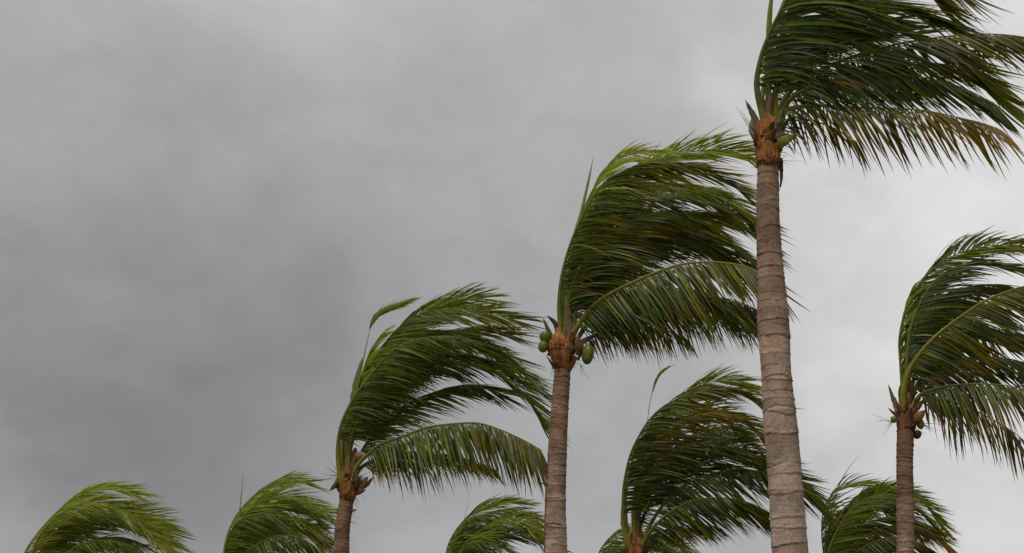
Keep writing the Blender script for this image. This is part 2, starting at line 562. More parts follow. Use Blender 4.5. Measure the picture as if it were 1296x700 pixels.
def add_sheath(root, C, axis, r0, r1, h, a0, span, rng, col, jag=0.35, flare=0.1, name='leaf_sheath', skirt=0.25):
    """one torn leaf sheath wrapped round the head of the trunk"""
    nu, nv = 18, 54
    u = np.linspace(0, 1, nu); v = np.linspace(0, 1, nv)
    tear = np.clip(smooth_noise(rng, v, 11) - 0.7, 0, 2) * 0.7
    top = 1 - jag * (np.abs(smooth_noise(rng, v, 5)) * 0.4 + np.abs(smooth_noise(rng, v, 25)) * 0.13 + tear * 1.2) - 0.5 * jag * (np.abs(v - 0.5) * 2) ** 2
    top = np.clip(top, 0.25, 1.2)
    bot = np.clip(skirt * (np.abs(smooth_noise(rng, v, 7)) * 0.4 + np.abs(smooth_noise(rng, v, 24)) * 0.25), 0, 0.2)
    ang = a0 + (v - 0.5) * span
    uu = bot[None] + (top - bot)[None] * u[:, None]
    rr = r0 + (r1 - r0) * uu + flare * np.clip(uu - 0.72, 0, 1) ** 1.5 * (1 + 0.8 * smooth_noise(rng, v, 6))[None]
    rr = rr + 0.012 * (smooth_noise(rng, v, 7)[None] * u[:, None] + 0.3 * smooth_noise(rng, u, 4)[:, None]) + 0.005 * smooth_noise(rng, v, 26)[None] + 0.008 * rng.normal(0, 1, (nu, nv)) * 0.4
    ax = nrm(axis)
    X = nrm(np.cross(np.array([0, 1.0, 0]), ax)); Y = np.cross(ax, X)
    P = C[None, None] + ax * (uu * h)[..., None] + rr[..., None] * (np.cos(ang)[None, :, None] * X + np.sin(ang)[None, :, None] * Y)
    Pin = P - 0.006 * (np.cos(ang)[None, :, None] * X + np.sin(ang)[None, :, None] * Y)
    c = col[None, None] * (0.75 + 0.35 * rng.random((1, nv, 1)) + 0.25 * u[:, None, None] ** 2 + 0.22 * smooth_noise(rng, v, 6)[None, :, None] * smooth_noise(rng, u, 4)[:, None, None])
    edge = np.clip((u - 0.8) / 0.2, 0, 1)[:, None, None] * 0.55
    c = c * (1 - edge) + np.array([0.36, 0.25, 0.19]) * edge
    V = np.vstack([P.reshape(-1, 3), Pin.reshape(-1, 3)])
    Cc = np.vstack([c.reshape(-1, 3)] * 2)
    f1 = grid_faces(nu, nv)
    f2 = grid_faces(nu, nv, base=nu * nv)[:, ::-1]
    rim = []
    k = nu * nv
    loop = [j for j in range(nv)] + [i * nv + nv - 1 for i in range(1, nu)] + [(nu - 1) * nv + j for j in range(nv - 2, -1, -1)] + [i * nv for i in range(nu - 2, 0, -1)]
    for a, b in zip(loop, loop[1:] + loop[:1]):
        rim.append((b, a, a + k, b + k))
    return mesh_obj(name, V, np.vstack([f1, f2, np.array(rim)]), M_FIBRE, root, Cc)


def add_blade(root, org, P3, w, rng, name, c0, c1, mat=None, fold=0.3, prof=None):
    """pointed strap: stub of an old stalk, flower spathe or unopened leaf"""
    n = 26
    P, ln = spline(P3, n)
    P = P - org
    s = np.linspace(0, 1, n)
    if prof is None:
        prof = np.interp(s, [0, 0.15, 0.5, 0.85, 1], [0.8, 1, 0.8, 0.4, 0.02])
    else:
        prof = np.interp(s, prof[0], prof[1])
    T, A, B = frame(P)
    th = np.linspace(0, 2 * pi, 8, endpoint=False)
    R = w * prof * (1 + 0.06 * rng.normal(0, 1, n))
    V = P[:, None] + R[:, None, None] * (np.cos(th)[None, :, None] * A[:, None] + fold * np.sin(th)[None, :, None] * B[:, None])
    c = np.array(c0)[None] * (1 - s[:, None]) + np.array(c1)[None] * s[:, None]
    return mesh_obj(name, V.reshape(-1, 3), grid_faces(n, 8, True), mat or M_RIB, root, np.repeat(c, 8, 0))


def add_strands(root, paths, r, name, col, mat):
    Vs, Fs, b = [], [], 0
    for p in paths:
        P, _ = spline(p, 9)
        V, F = tube(P, r * np.linspace(1, 0.25, 9), 5)
        Vs.append(V); Fs.append(F + b); b += len(V)
    V = np.vstack(Vs)
    return mesh_obj(name, V, np.vstack(Fs), mat, root, np.tile(np.array(col), (len(V), 1)))


def add_coconut(root, c, w, h, rng, col, tilt=0.0):
    nu, nv = 15, 20
    u = np.linspace(0, 1, nu); th = np.linspace(0, 2 * pi, nv, endpoint=False)
    ph = u * pi
    z = np.cos(ph) * h / 2
    r = np.sin(ph) ** 0.85 * w / 2 * (1 + 0.12 * np.cos(ph))
    tri = 1 + 0.05 * np.cos(3 * th + rng.random() * 6)
    X = r[:, None] * tri[None] * np.cos(th)[None]
    Y = r[:, None] * tri[None] * np.sin(th)[None]
    Z = z[:, None] + 0 * X
    X, Z = X * cos(tilt) + Z * sin(tilt), -X * sin(tilt) + Z * cos(tilt)
    V = np.stack([X, Y, Z], -1).reshape(-1, 3) + c
    cc = np.array(col)[None, None] * (0.9 + 0.2 * rng.random((nu, nv, 1)))
    capw = np.clip(1 - u / 0.14, 0, 1)[:, None, None]
    cc = cc * (1 - capw) + np.array([0.13, 0.08, 0.03]) * capw
    return mesh_obj('coconut', V, grid_faces(nu, nv, True), M_NUT, root, cc.reshape(-1, 3))


# ------------------------------------------------------------------ ground
def ground():
    n = 41
    x = np.linspace(-1, 1, n)
    x = np.sign(x) * np.abs(x) ** 2.2 * 2000
    X, Y = np.meshgrid(x, x, indexing='ij')
    V = np.stack([X, Y + 20, 0 * X], -1).reshape(-1, 3)
    F = grid_faces(n, n)[:, ::-1]
    o = mesh_obj('ground', V, F, mat_ground())
    o['kind'] = 'structure'


ground()


# ------------------------------------------------------------------ palms
def palm(seed, Y, trunk_px, r_top, r_bot, fronds, label, origin=None, filler=4, fine=True, ring=0.14,
         spears=(), stubs=(), nuts=(), sheath=True, lscale=1.0, pale=0.5, lean=0.0, low=False, foot=(0.0, 0.0),
         col_sheath=(0.38, 0.145, 0.05), defaults=None, stalks=(), bowl=1.3, fresh=0.0, prof=None, extra=6):
    rng = np.random.default_rng(seed)
    top = px_to_world(*trunk_px[-1], Y)
    pts = [px_to_world(a, b, Y) for a, b in trunk_px]
    b0 = pts[0]
    d = (pts[1] - pts[0]) / np.linalg.norm(pts[1] - pts[0]) if len(pts) > 1 else np.array([0, 0, 1.0])
    slope = d / max(d[2], 0.2)
    base = np.array([b0[0] - slope[0] * b0[2] * 0.75 + foot[0], Y + foot[1], 0.0])
    mid = (b0 * 0.55 + base * 0.45) - np.array([slope[0] * 0.12 * b0[2], 0, 0]) * 0.3
    root = bpy.data.objects.new('palm_tree', None)
    root.empty_display_size = 0.5
    root.location = base
    COL.objects.link(root)
    root['label'] = label
    root['category'] = 'palm tree'
    root['group'] = 'coconut palms bent by the wind'
    org = base
    path = [base - np.array([0, 0, 0.03]), mid] + pts
    zvis = 0.0 if not fine else max(0.0, px_to_world(trunk_px[0][0], 715, Y)[2] - 0.2)
    add_trunk(root, org, path, r_top, r_bot, rng, zvis if fine else 99, ring, pale, prof)
    axis = nrm(pts[-1] - pts[-2]) if len(pts) > 1 else np.array([0, 0, 1.0])
    axis = nrm(axis * np.array([1, 1, 1.0]))
    ppm = FPX / (Y * cos(PITCH) + (top[2] - CAM_Z) * sin(PITCH))
    cs = np.array(col_sheath)
    T0 = top - org
    if sheath:
        rt = r_top
        # fibrous core that the stalks grow from
        k = 30
        sc = np.linspace(0, 1, k)
        CP = T0[None] + axis[None] * (-0.05 + sc[:, None] * 0.95)
        CR = rt * np.interp(sc, [0, 0.25, 0.5, 0.8, 1], [0.95, 1.0, 0.72, 0.52, 0.2]) * (1 + 0.05 * rng.normal(0, 1, k))
        V, F = tube(CP, CR, 20)
        V += rng.normal(0, 0.004, V.shape)
        streak = np.tile(0.7 + 0.6 * rng.random(20), k)[:, None]
        ccol = np.repeat(np.interp(sc, [0, 0.4, 1], [1.0, 0.85, 0.7])[:, None], 20, 0) * np.array([0.23, 0.125, 0.065]) * streak
        mesh_obj('crown_shaft', V, F, M_FIBRE, root, ccol)
        add_sheath(root, T0 - axis * 0.03, axis, rt * 1.04, rt * bowl, 0.40, -pi * 0.45, 3.6, rng, cs, 0.45, 0.12)
        add_sheath(root, T0 - axis * 0.02, axis, rt * 1.01, rt * bowl * 0.94, 0.46, pi * 0.55, 3.4, rng, cs * 0.85, 0.45, 0.15)
        add_sheath(root, T0 + axis * 0.20, axis, rt * bowl * 0.9, rt * bowl, 0.38, -pi * 0.9, 1.9, rng, cs * 0.8, 0.7, 0.5, skirt=0.9)
        add_sheath(root, T0 + axis * 0.22, axis, rt * bowl * 0.9, rt * bowl * 0.95, 0.34, -pi * 0.25, 1.6, rng, np.array([0.3, 0.2, 0.13]), 0.7, 0.45, skirt=0.9)
        add_sheath(root, T0 + axis * 0.14, axis, rt * bowl * 0.92, rt * bowl * 1.05, 0.34, -pi * 0.02, 1.4, rng, cs * 0.7, 0.7, 0.6, skirt=0.9)
        add_sheath(root, T0 + axis * 0.26, axis, rt * bowl * 0.88, rt * bowl * 0.85, 0.40, -pi * 0.6, 1.5, rng, cs * 1.1, 0.8, 0.35, skirt=0.8)
        add_sheath(root, T0 - axis * 0.05, axis, rt * 1.09, rt * (bowl + 0.05), 0.22, -pi * (0.1 + rng.random() * 0.8), 1.3, rng, cs * 0.6, 0.9, 0.1, skirt=0.9)
        for _ in range(extra):
            a = rng.uniform(0, 2 * pi)
            o_ = np.array([cos(a), sin(a), 0]); ln = rng.uniform(0.12, 0.36)
            st = top + axis * rng.uniform(0.12, 0.34) + o_ * rt * bowl * 0.75
            en = st + o_ * ln * rng.uniform(0.2, 0.8) + axis * ln * rng.uniform(0.3, 1.0) + np.array([0.05, 0, 0])
            c_ = [(0.38, 0.26, 0.17), (0.20, 0.10, 0.05), (0.40, 0.16, 0.055), (0.30, 0.26, 0.05), (0.42, 0.2, 0.08)][rng.integers(5)]
            add_blade(root, org, [st, (st + en) / 2 + rng.normal(0, 0.02, 3), en], rng.uniform(0.03, 0.075), rng, 'stalk_stub', c_, np.array(c_) * 0.6, M_FIBRE, 0.3,
                      prof=([0, 0.5, 0.8, 1], [0.8, 1, 0.6, rng.uniform(0.02, 0.5)]))
        # ragged threads hanging and sticking out of the sheaths
        ps = []
        for _ in range(44):
            a = rng.uniform(0, 2 * pi); z = rng.uniform(0.0, 0.45)
            o_ = np.array([cos(a), sin(a), 0]); st = T0 + axis * z + o_ * rt * 1.1
            ln = rng.uniform(0.05, 0.28)
            e = st + o_ * ln * rng.uniform(0.2, 0.9) + np.array([ln * 0.3, 0, rng.uniform(-0.9, 0.5) * ln])
            ps.append([st, (st + e) / 2 + rng.normal(0, 0.012, 3), e])
        t = add_strands(root, ps, 0.004, 'fibre_threads', (0.11, 0.07, 0.045), M_FIBRE)
        t['kind'] = 'stuff'

    def to3(px, dy, start_dy=0.0):
        px = np.asarray(px, float)
        seg = np.concatenate([[0], np.cumsum(np.hypot(*np.diff(px, axis=0).T))])
        q = seg / seg[-1]
        return np.array([px_to_world(a, b, Y + start_dy * (1 - t) ** 3 + dy * t ** 1.25) for (a, b), t in zip(px, q)])

    dfl = dict(llen=0.95 * lscale, low=low)
    if defaults:
        dfl.update(defaults)
    traced = []
    for px, dy, kw in fronds:
        k2 = dict(dfl); k2.update(kw)
        k2['llen'] = k2['llen'] * (lscale if 'llen' in kw else 1.0)
        k2['young'] = min(1.0, k2.get('young', 0) + fresh * (0.4 if k2.get('hang', 0) > 0.4 else 1.0))
        sd = (-1 if dy < 0 else 1) * rng.uniform(0.02, 0.13)
        px = [(a_ + j_ * (1 - i_ / 3), b_) if i_ < 3 else (a_, b_) for j_ in [rng.normal(0, 0.045) * ppm] for i_, (a_, b_) in enumerate(px)]
        P3 = to3(px, dy, sd)
        P3[0] = top + axis * rng.uniform(0.08, 0.2) + np.array([rng.normal(0, 0.02), 0.03 * np.sign(dy), 0])
        traced.append((P3, k2))
        add_frond(root, org, P3, rng, **k2)
    # the leaves on the near and far side of the crown
    for i in range(filler):
        ok = [j for j, (_, kw_) in enumerate(traced) if kw_.get('hang', 0) < 0.5 and kw_.get('petiole', 0.1) < 0.4]
        a, b = rng.choice(ok, 2, replace=False)
        A_, _ = spline(traced[a][0], 12); B_, _ = spline(traced[b][0], 12)
        w = rng.uniform(0.3, 0.7)
        Q = A_ * w + B_ * (1 - w)
        t = np.linspace(0, 1, 12)
        dy = rng.uniform(0.8, 1.9)                      # far side of the crown
        Q[:, 1] += dy * t ** 1.2
        Q[:, 2] += (0.35 * dy * 0.3) * t + rng.normal(0, 0.12) * t
        Q[:, 0] += rng.uniform(0.0, 0.12) * np.clip(t * 2, 0, 1)
        Q[:, 0] -= 0.3 * t ** 2
        k2 = dict(dfl); k2.update(young=fresh, petiole=0.27, age=rng.uniform(0, 0.12), twist=rng.uniform(10, 60), tip=0.3, amin=42, kmax=rng.uniform(0.55, 0.95), hang=rng.uniform(0.1, 0.4))
        add_frond(root, org, Q, rng, **k2)
    for px, dy, w, kw in spears:
        c0, c1 = kw.get('c', ((0.22, 0.23, 0.04), (0.16, 0.24, 0.03)))
        add_blade(root, org, to3(px, dy), w, rng, kw.get('name', 'spear_leaf'), c0, c1, M_LEAF if kw.get('leaf', 1) else M_RIB, kw.get('fold', 0.35), kw.get('prof'))
    for px, dy, w, c in stubs:
        add_blade(root, org, to3(px, dy), w, rng, 'stalk_stub', c, np.array(c) * 0.7, M_FIBRE, 0.35)
    for (px, py), dy, w, h, c, tl in nuts:
        cpos = px_to_world(px, py, Y + dy) - org
        add_coconut(root, cpos, w, h, rng, c, tl)
        # the stalk it hangs on
        zc = T0 + axis * 0.28
        m_ = (cpos + zc) / 2 + np.array([0, 0, 0.10])
        add_strands(root, [[zc, m_, cpos + np.array([0, 0, h * 0.45])]], 0.011, 'fruit_stalk', (0.20, 0.15, 0.05), M_RIB)
    for (px, py), (qx, qy), n_, ln_px, dy in stalks:
        st = px_to_world(px, py, Y + dy) - org
        en = px_to_world(qx, qy, Y + dy * 1.5) - org
        ps = [[T0 + axis * 0.25, (T0 + axis * 0.25 + st) / 2, st]]
        for _ in range(n_):
            e = st + (en - st) * rng.uniform(0.4, 1.1) + rng.normal(0, 0.09, 3)
            ps.append([st, (st + e) / 2 + rng.normal(0, 0.01, 3), e])
        add_strands(root, ps, 0.005, 'flower_stalk', (0.19, 0.16, 0.07), M_RIB)
    return root


H = dict(wind=0.30, hang=0.95, twist=12, up=-0.9, llen=1.08, stiff=0.25, amax=78, amin=38, kmax=0.85)          # hanging below a level rib
Wd = dict(wind=0.95, hang=0.22, twist=8, stiff=0.15, up=-0.1, kmax=0.95, amin=40)         # windward leaf, everything streams away
UPF = dict(wind=0.8, hang=0.05, twist=60, stiff=0.5, young=0.35, up=0.05, kmax=0.6, amax=52, amin=27, llen=1.05)

YF = dict(wind=0.3, hang=0.1, twist=60, stiff=0.6, young=1.0, kmax=0.3, amax=9, amin=4, llen=0.5, tip=0.1, pet_r=0.03, gap=0.0, dens=2.0)   # leaf still half folded

GREEN_NUT = (0.15, 0.18, 0.022)
TAN = (0.33, 0.22, 0.14)
BRN = (0.16, 0.09, 0.05)


def k(base, **kw):
    d = dict(base); d.update(kw)
    return d


# tall palm
palm(11, 13.0, [(1000, 700), (993, 600), (983, 480), (976, 360), (972, 280), (972, 212)], 0.115, 0.2, [
    ([(970, 178), (966, 150), (959, 120), (958, 98), (965, 66), (976, 38), (988, 14), (1003, -12), (1025, -40), (1060, -62), (1105, -70), (1150, -58), (1190, -35)], -1.1, k(Wd, tip=0.35, hang=0.42, llen=1.15, pet_r=0.055, petiole=0.21)),
    ([(973, 178), (972, 120), (975, 70), (985, 20), (1010, -30), (1050, -55), (1105, -52), (1155, -28), (1190, 5)], 0.7, k(Wd, tip=0.3, twist=30)),
    ([(976, 175), (986, 140), (1003, 112), (1040, 88), (1090, 68), (1140, 55), (1190, 47), (1240, 43), (1290, 46), (1335, 58)], 0.1, k(H, wind=0.7, hang=0.5, up=-0.4, petiole=0.24, llen=0.85, age=0.2, tip=0.5)),
    ([(975, 172), (984, 110), (1020, 50), (1070, 28), (1120, 34), (1170, 52), (1215, 80), (1255, 122)], 0.6, k(UPF, young=0.1, wind=0.7, twist=50, tip=0.3)),
    ([(978, 178), (992, 146), (1030, 134), (1075, 136), (1120, 137), (1170, 140), (1205, 147), (1240, 155), (1262, 162)], -0.3, k(H, age=0.6, tip=0.95, hang=0.85, wind=0.45, llen=0.75, gap=0.15, dens=0.85)),
    ([(977, 176), (996, 132), (1040, 106), (1100, 95), (1160, 97), (1210, 108), (1258, 130)], -0.1, k(H, hang=0.5, wind=0.7, twist=35, petiole=0.24, llen=0.75)),
    ([(974, 175), (980, 110), (1000, 60), (1045, 15), (1100, 0), (1150, 8), (1200, 35)], 0.2, k(Wd, twist=35, petiole=0.26)),
    ([(979, 180), (996, 152), (1022, 152), (1055, 162), (1085, 180)], 0.3, k(H, age=0.3, brown=0.3, tip=0.6, gap=0.45, llen=0.5)),
    ([(977, 176), (1000, 128), (1060, 92), (1130, 80), (1200, 82), (1260, 100)], 0.9, k(H, wind=0.7, hang=0.5, twist=40, young=0.25, age=0.15, petiole=0.26, llen=0.75)),
], 'tallest palm, thick pale ringed trunk with orange-brown sheath and no coconuts', filler=2, lscale=1.08, ring=0.19, pale=0.75, bowl=1.38, prof=([0, .47, .72, .8, .89, 1], [.2, .174, .164, .153, .127, .115]),
    spears=[([(974, 160), (971, 90), (973, 40), (976, 0), (984, -60), (996, -110)], -0.2, 0.035, {'leaf': 0})],
    stubs=[([(966, 175), (958, 155), (943, 126)], -0.1, 0.05, TAN), ([(985, 176), (992, 150), (1000, 128)], -0.12, 0.022, (0.2, 0.19, 0.05)),
           ([(980, 180), (981, 150), (984, 118)], -0.14, 0.05, (0.26, 0.25, 0.045)), ([(973, 180), (973, 150), (975, 116)], -0.16, 0.06, TAN),
           ([(988, 200), (989, 225), (987, 240)], -0.1, 0.025, (0.05, 0.04, 0.035))],
    stalks=[((956, 168), (935, 145), 6, 30, -0.1)])

# palm with the nuts
palm(22, 19.0, [(703, 700), (703, 640), (706, 560), (709, 510), (712, 468)], 0.112, 0.2, [
    ([(713, 440), (710, 415), (708, 385), (711, 350), (721, 312), (737, 274), (757, 240), (777, 222), (818, 208), (870, 211), (912, 224), (940, 245)], -0.9, k(Wd, tip=0.95, petiole=0.2, pet_r=0.05)),
    ([(716, 440), (712, 350), (735, 275), (753, 235), (773, 208), (800, 194), (832, 190)], 0.3, k(UPF, young=1.0, llen=0.75, petiole=0.45, twist=40, hang=0, wind=0.5)),
    ([(716, 440), (714, 350), (745, 268), (790, 226), (835, 203), (880, 191), (920, 190), (948, 198)], 0.9, k(UPF, young=0.5, petiole=0.3)),
    ([(718, 440), (733, 380), (765, 335), (804, 309), (845, 292), (880, 290), (909, 299), (935, 315), (962, 342)], 0.2, k(UPF, young=0.05, twist=35, wind=0.7, hang=0.5, kmax=0.75, amin=38)),
    ([(717, 440), (713, 360), (740, 292), (780, 248), (830, 231), (880, 238), (918, 256), (946, 284), (964, 315)], 0.6, k(UPF, young=0.2, twist=40, hang=0.4, kmax=0.7, amin=38)),
    ([(719, 440), (728, 418), (740, 400), (756, 383), (781, 367), (818, 350), (850, 338), (873, 333), (907, 332), (945, 338), (975, 354)], -1.1, k(H, age=0.3, tip=0.3, pet_r=0.058, ribw=0.26, wind=0.45, hang=0.85)),
    ([(720, 440), (750, 406), (800, 386), (860, 373), (915, 377), (950, 388), (975, 404)], 0.9, k(H, tip=0.3)),
    ([(720, 442), (742, 428), (775, 416), (810, 414), (840, 418), (868, 426)], 0.2, k(H, age=0.2, brown=0.35, tip=0.7, llen=0.6, gap=0.3)),
    ([(718, 440), (728, 385), (765, 335), (820, 290), (890, 268), (955, 275)], 1.3, k(Wd, twist=30)),
    ([(718, 440), (730, 385), (762, 340), (806, 312), (856, 300), (905, 312), (950, 340)], 0.7, k(Wd, twist=40, hang=0.4, kmax=0.75, amin=45, llen=1.05)),
    ([(717, 440), (718, 370), (742, 305), (782, 262), (832, 246), (884, 252), (935, 278)], 0.2, k(Wd, twist=40, hang=0.35, kmax=0.75, amin=45, llen=1.05)),
    ([(717, 440), (722, 375), (745, 325), (790, 285), (840, 268), (890, 280)], -0.4, k(Wd, twist=15, tip=0.5, age=0.1)),
    ([(719, 440), (740, 400), (780, 378), (830, 366), (885, 368), (935, 388)], -0.5, k(H, wind=0.6, hang=0.6)),
], 'palm with a large green coconut hanging beside its bowl-shaped orange sheath', filler=4, fresh=0.08, ring=0.12, pale=0.35, foot=(-0.1, 0), bowl=2.45, prof=([0, .61, .78, 1], [.2, .168, .146, .112]),
    spears=[([(716, 430), (722, 330), (736, 268), (745, 228), (751, 198)], 0.0, 0.05, {'c': ((0.25, 0.26, 0.05), (0.22, 0.27, 0.04)), 'leaf': 0})],
    stubs=[([(705, 442), (697, 425), (687, 402)], -0.15, 0.05, (0.2, 0.19, 0.06)), ([(722, 440), (720, 410), (718, 375)], -0.2, 0.07, TAN),
           ([(712, 432), (703, 410), (692, 399)], -0.1, 0.06, BRN), ([(725, 438), (745, 428), (770, 418)], -0.15, 0.04, BRN), ([(722, 436), (727, 412), (730, 388)], -0.2, 0.05, (0.22, 0.2, 0.05)),
           ([(724, 402), (735, 400), (746, 404)], -0.1, 0.05, TAN)],
    nuts=[((744, 449), -0.05, 0.19, 0.31, GREEN_NUT, 0.15), ((690, 427), -0.05, 0.17, 0.2, GREEN_NUT, -0.2), ((687.5, 439), -0.1, 0.16, 0.18, GREEN_NUT, 0.1)],
    stalks=[((692, 432), (676, 424), 7, 20, -0.1), ((745, 440), (768, 452), 7, 20, 0.0), ((735, 462), (738, 478), 4, 20, 0.0)])

# palm left of it, wide flat lower leaf
palm(33, 22.0, [(432, 700), (433, 672), (436, 650), (439, 632)], 0.125, 0.14, [
    ([(438, 622), (433, 600), (429, 570), (432, 538), (446, 507), (463, 483), (484, 457), (503, 440), (525, 430), (557, 426), (595, 430), (625, 440), (650, 458), (674, 488)], -1.0, k(Wd, tip=0.2, petiole=0.165, hang=0.34)),
    ([(439, 620), (437, 560), (443, 520), (456, 485), (477, 448), (500, 419), (523, 401), (548, 393), (582, 392), (618, 396), (648, 404)], 0.2, k(UPF, young=0.15, twist=45, petiole=0.25, hang=0.12)),
    ([(439, 620), (441, 545), (462, 485), (490, 438), (520, 406), (553, 388), (586, 378), (608, 377)], 0.9, k(UPF, young=0.3, petiole=0.3)),
    ([(442, 622), (448, 600), (456, 585), (466, 575), (482, 562), (511, 552), (541, 541), (580, 536), (607, 536), (633, 544), (660, 556), (686, 570)], -1.1, k(H, age=0.18, tip=0.3, wind=0.2, hang=1.0, petiole=0.17, llen=1.2, ribw=0.24)),
    ([(440, 620), (446, 560), (475, 510), (520, 475), (570, 460), (610, 462), (640, 477), (667, 503), (684, 534)], 0.2, k(UPF, young=0.1, twist=35, wind=0.6, hang=0.42, kmax=0.75, amin=40)),
    ([(441, 620), (455, 572), (495, 524), (545, 498), (595, 488), (635, 498)], 0.3, k(Wd, hang=0.3, twist=35, amin=45, kmax=0.8)),
    ([(440, 620), (446, 550), (470, 490), (512, 448), (560, 425), (605, 415), (642, 424)], 0.5, k(Wd, hang=0.3, twist=40, amin=42, kmax=0.7, llen=1.05, age=0.2, tip=0.5)),
    ([(442, 622), (460, 592), (490, 578), (530, 572), (580, 578), (625, 592)], 0.6, k(H, wind=0.6, hang=0.6, llen=0.6, brown=0.25, tip=0.5)),
    ([(439, 620), (440, 560), (447, 515), (457, 478), (467, 448), (482, 425)], 0.1, k(UPF, young=0.8, twist=40, llen=0.55, petiole=0.3, wind=0.3, stiff=0.7, amax=20, amin=12)),
    ([(440, 620), (446, 520), (455, 480), (462, 445), (469, 414), (476, 402), (492, 391), (508, 384)], 0.1, k(YF, petiole=0.8)),
    ([(440, 620), (442, 560), (465, 505), (505, 465), (555, 448), (605, 452), (645, 475)], -0.5, k(Wd, twist=15, hang=0.35)),
], 'palm with tattered orange sheath, wide flat leaf below its crown, no coconuts', filler=3, fresh=0.1, ring=0.075, pale=0.2, bowl=1.45,
    spears=[([(440, 600), (446, 520), (455, 480), (462, 445), (469, 414), (473, 404)], 0.0, 0.02, {'leaf': 0}),
            ([(468, 416), (474, 402), (486, 393), (502, 387), (518, 381), (535, 376)], 0.05, 0.055, {'prof': ([0, 0.2, 0.45, 0.8, 1], [0.3, 0.8, 1, 0.45, 0.03]), 'fold': 0.12}),
            ([(447, 512), (452, 480), (459, 452)], 0.1, 0.07, {'fold': 0.1})],
    stubs=[([(434, 622), (427, 614), (417, 621)], -0.1, 0.07, BRN), ([(446, 622), (455, 622), (463, 620)], -0.1, 0.07, BRN), ([(450, 580), (456, 575), (463, 576)], -0.15, 0.07, (0.45, 0.29, 0.19)),
           ([(438, 620), (440, 590), (441, 556)], -0.15, 0.075, (0.2, 0.19, 0.05)), ([(432, 612), (431, 595), (428, 578)], -0.14, 0.04, BRN), ([(444, 618), (450, 600), (452, 588)], -0.18, 0.05, (0.24, 0.22, 0.06)),
           ([(438, 640), (446, 646), (452, 645)], -0.12, 0.04, BRN)],
    stalks=[((431, 602), (416, 590), 14, 20, -0.1), ((448, 606), (466, 600), 12, 20, 0.0)])

# palm whose crown sits behind the tall trunk
palm(44, 24.0, [(800, 780), (803, 735), (804, 712)], 0.13, 0.16, [
    ([(802, 705), (797, 685), (790, 660), (788.5, 638), (790, 612), (797, 578), (808, 553), (822, 531), (840, 514), (862, 503), (890, 495), (918, 494), (945, 503), (970, 522)], -0.9, k(Wd, tip=0.95, age=0.12, petiole=0.15, hang=0.15)),
    ([(803, 705), (806, 650), (825, 605), (855, 575), (885, 562), (915, 561), (935, 567), (955, 585), (966, 607)], 0.5, k(UPF, young=0, wind=0.7, hang=0.3, twist=40)),
    ([(805, 705), (820, 668), (838, 640), (860, 618), (885, 605), (910, 597), (940, 594), (975, 600), (1010, 614), (1034, 636)], -0.4, k(H, wind=0.75, hang=0.5, twist=45)),
    ([(806, 705), (820, 676), (836, 658), (855, 644), (880, 633), (915, 630), (950, 637), (985, 655)], -1.2, k(H, age=0.12, tip=0.4, wind=0.75, hang=0.6)),
    ([(803, 705), (799, 640), (806, 590), (826, 545), (852, 512), (882, 490), (912, 481), (940, 483)], 0.9, k(UPF, young=0.35, petiole=0.3)),
    ([(803, 705), (800, 640), (815, 585), (845, 545), (885, 525), (925, 525), (955, 545), (972, 572)], 0.1, k(Wd, age=0.6, tip=0.6, twist=35)),
    ([(804, 705), (812, 655), (838, 620), (875, 595), (920, 580), (965, 585), (1000, 600), (1030, 625)], 0.8, k(UPF, young=0, twist=50, hang=0.2)),
    ([(803, 705), (808, 600), (818, 545), (822, 512), (827, 490), (834, 475), (843, 466)], 0.0, k(YF, petiole=0.9, llen=0.16)),
    ([(803, 705), (803, 650), (820, 600), (850, 572), (890, 560), (930, 572)], -0.5, k(Wd, twist=20)),
    ([(805, 705), (818, 685), (840, 672), (870, 665), (905, 665)], 0.3, k(H, wind=0.7, hang=0.6, llen=0.6)),
], 'palm with dense dark crown and yellow streaks beside the thick pale trunk', filler=2, fine=False,
    spears=[([(803, 690), (808, 600), (818, 545), (822, 512), (828, 488), (833, 478)], 0.0, 0.014, {'leaf': 0}),
            ([(826, 496), (831, 480), (840, 468), (856, 461)], 0.0, 0.026, {'prof': ([0, 0.3, 0.6, 1], [0.4, 1, 0.8, 0.05]), 'fold': 0.2})],
    stubs=[([(799, 700), (793, 680), (784, 659)], -0.1, 0.03, BRN), ([(806, 702), (807, 680), (808, 655)], -0.15, 0.09, (0.25, 0.13, 0.05)), ([(812, 700), (824, 690), (834, 682)], -0.1, 0.05, BRN),
           ([(801, 700), (800, 690), (799, 672)], -0.2, 0.05, (0.24, 0.2, 0.05)), ([(812, 702), (813, 690), (812, 668)], -0.2, 0.045, (0.24, 0.2, 0.05))],
    nuts=[((788.5, 694), -0.1, 0.14, 0.17, GREEN_NUT, 0.0)])

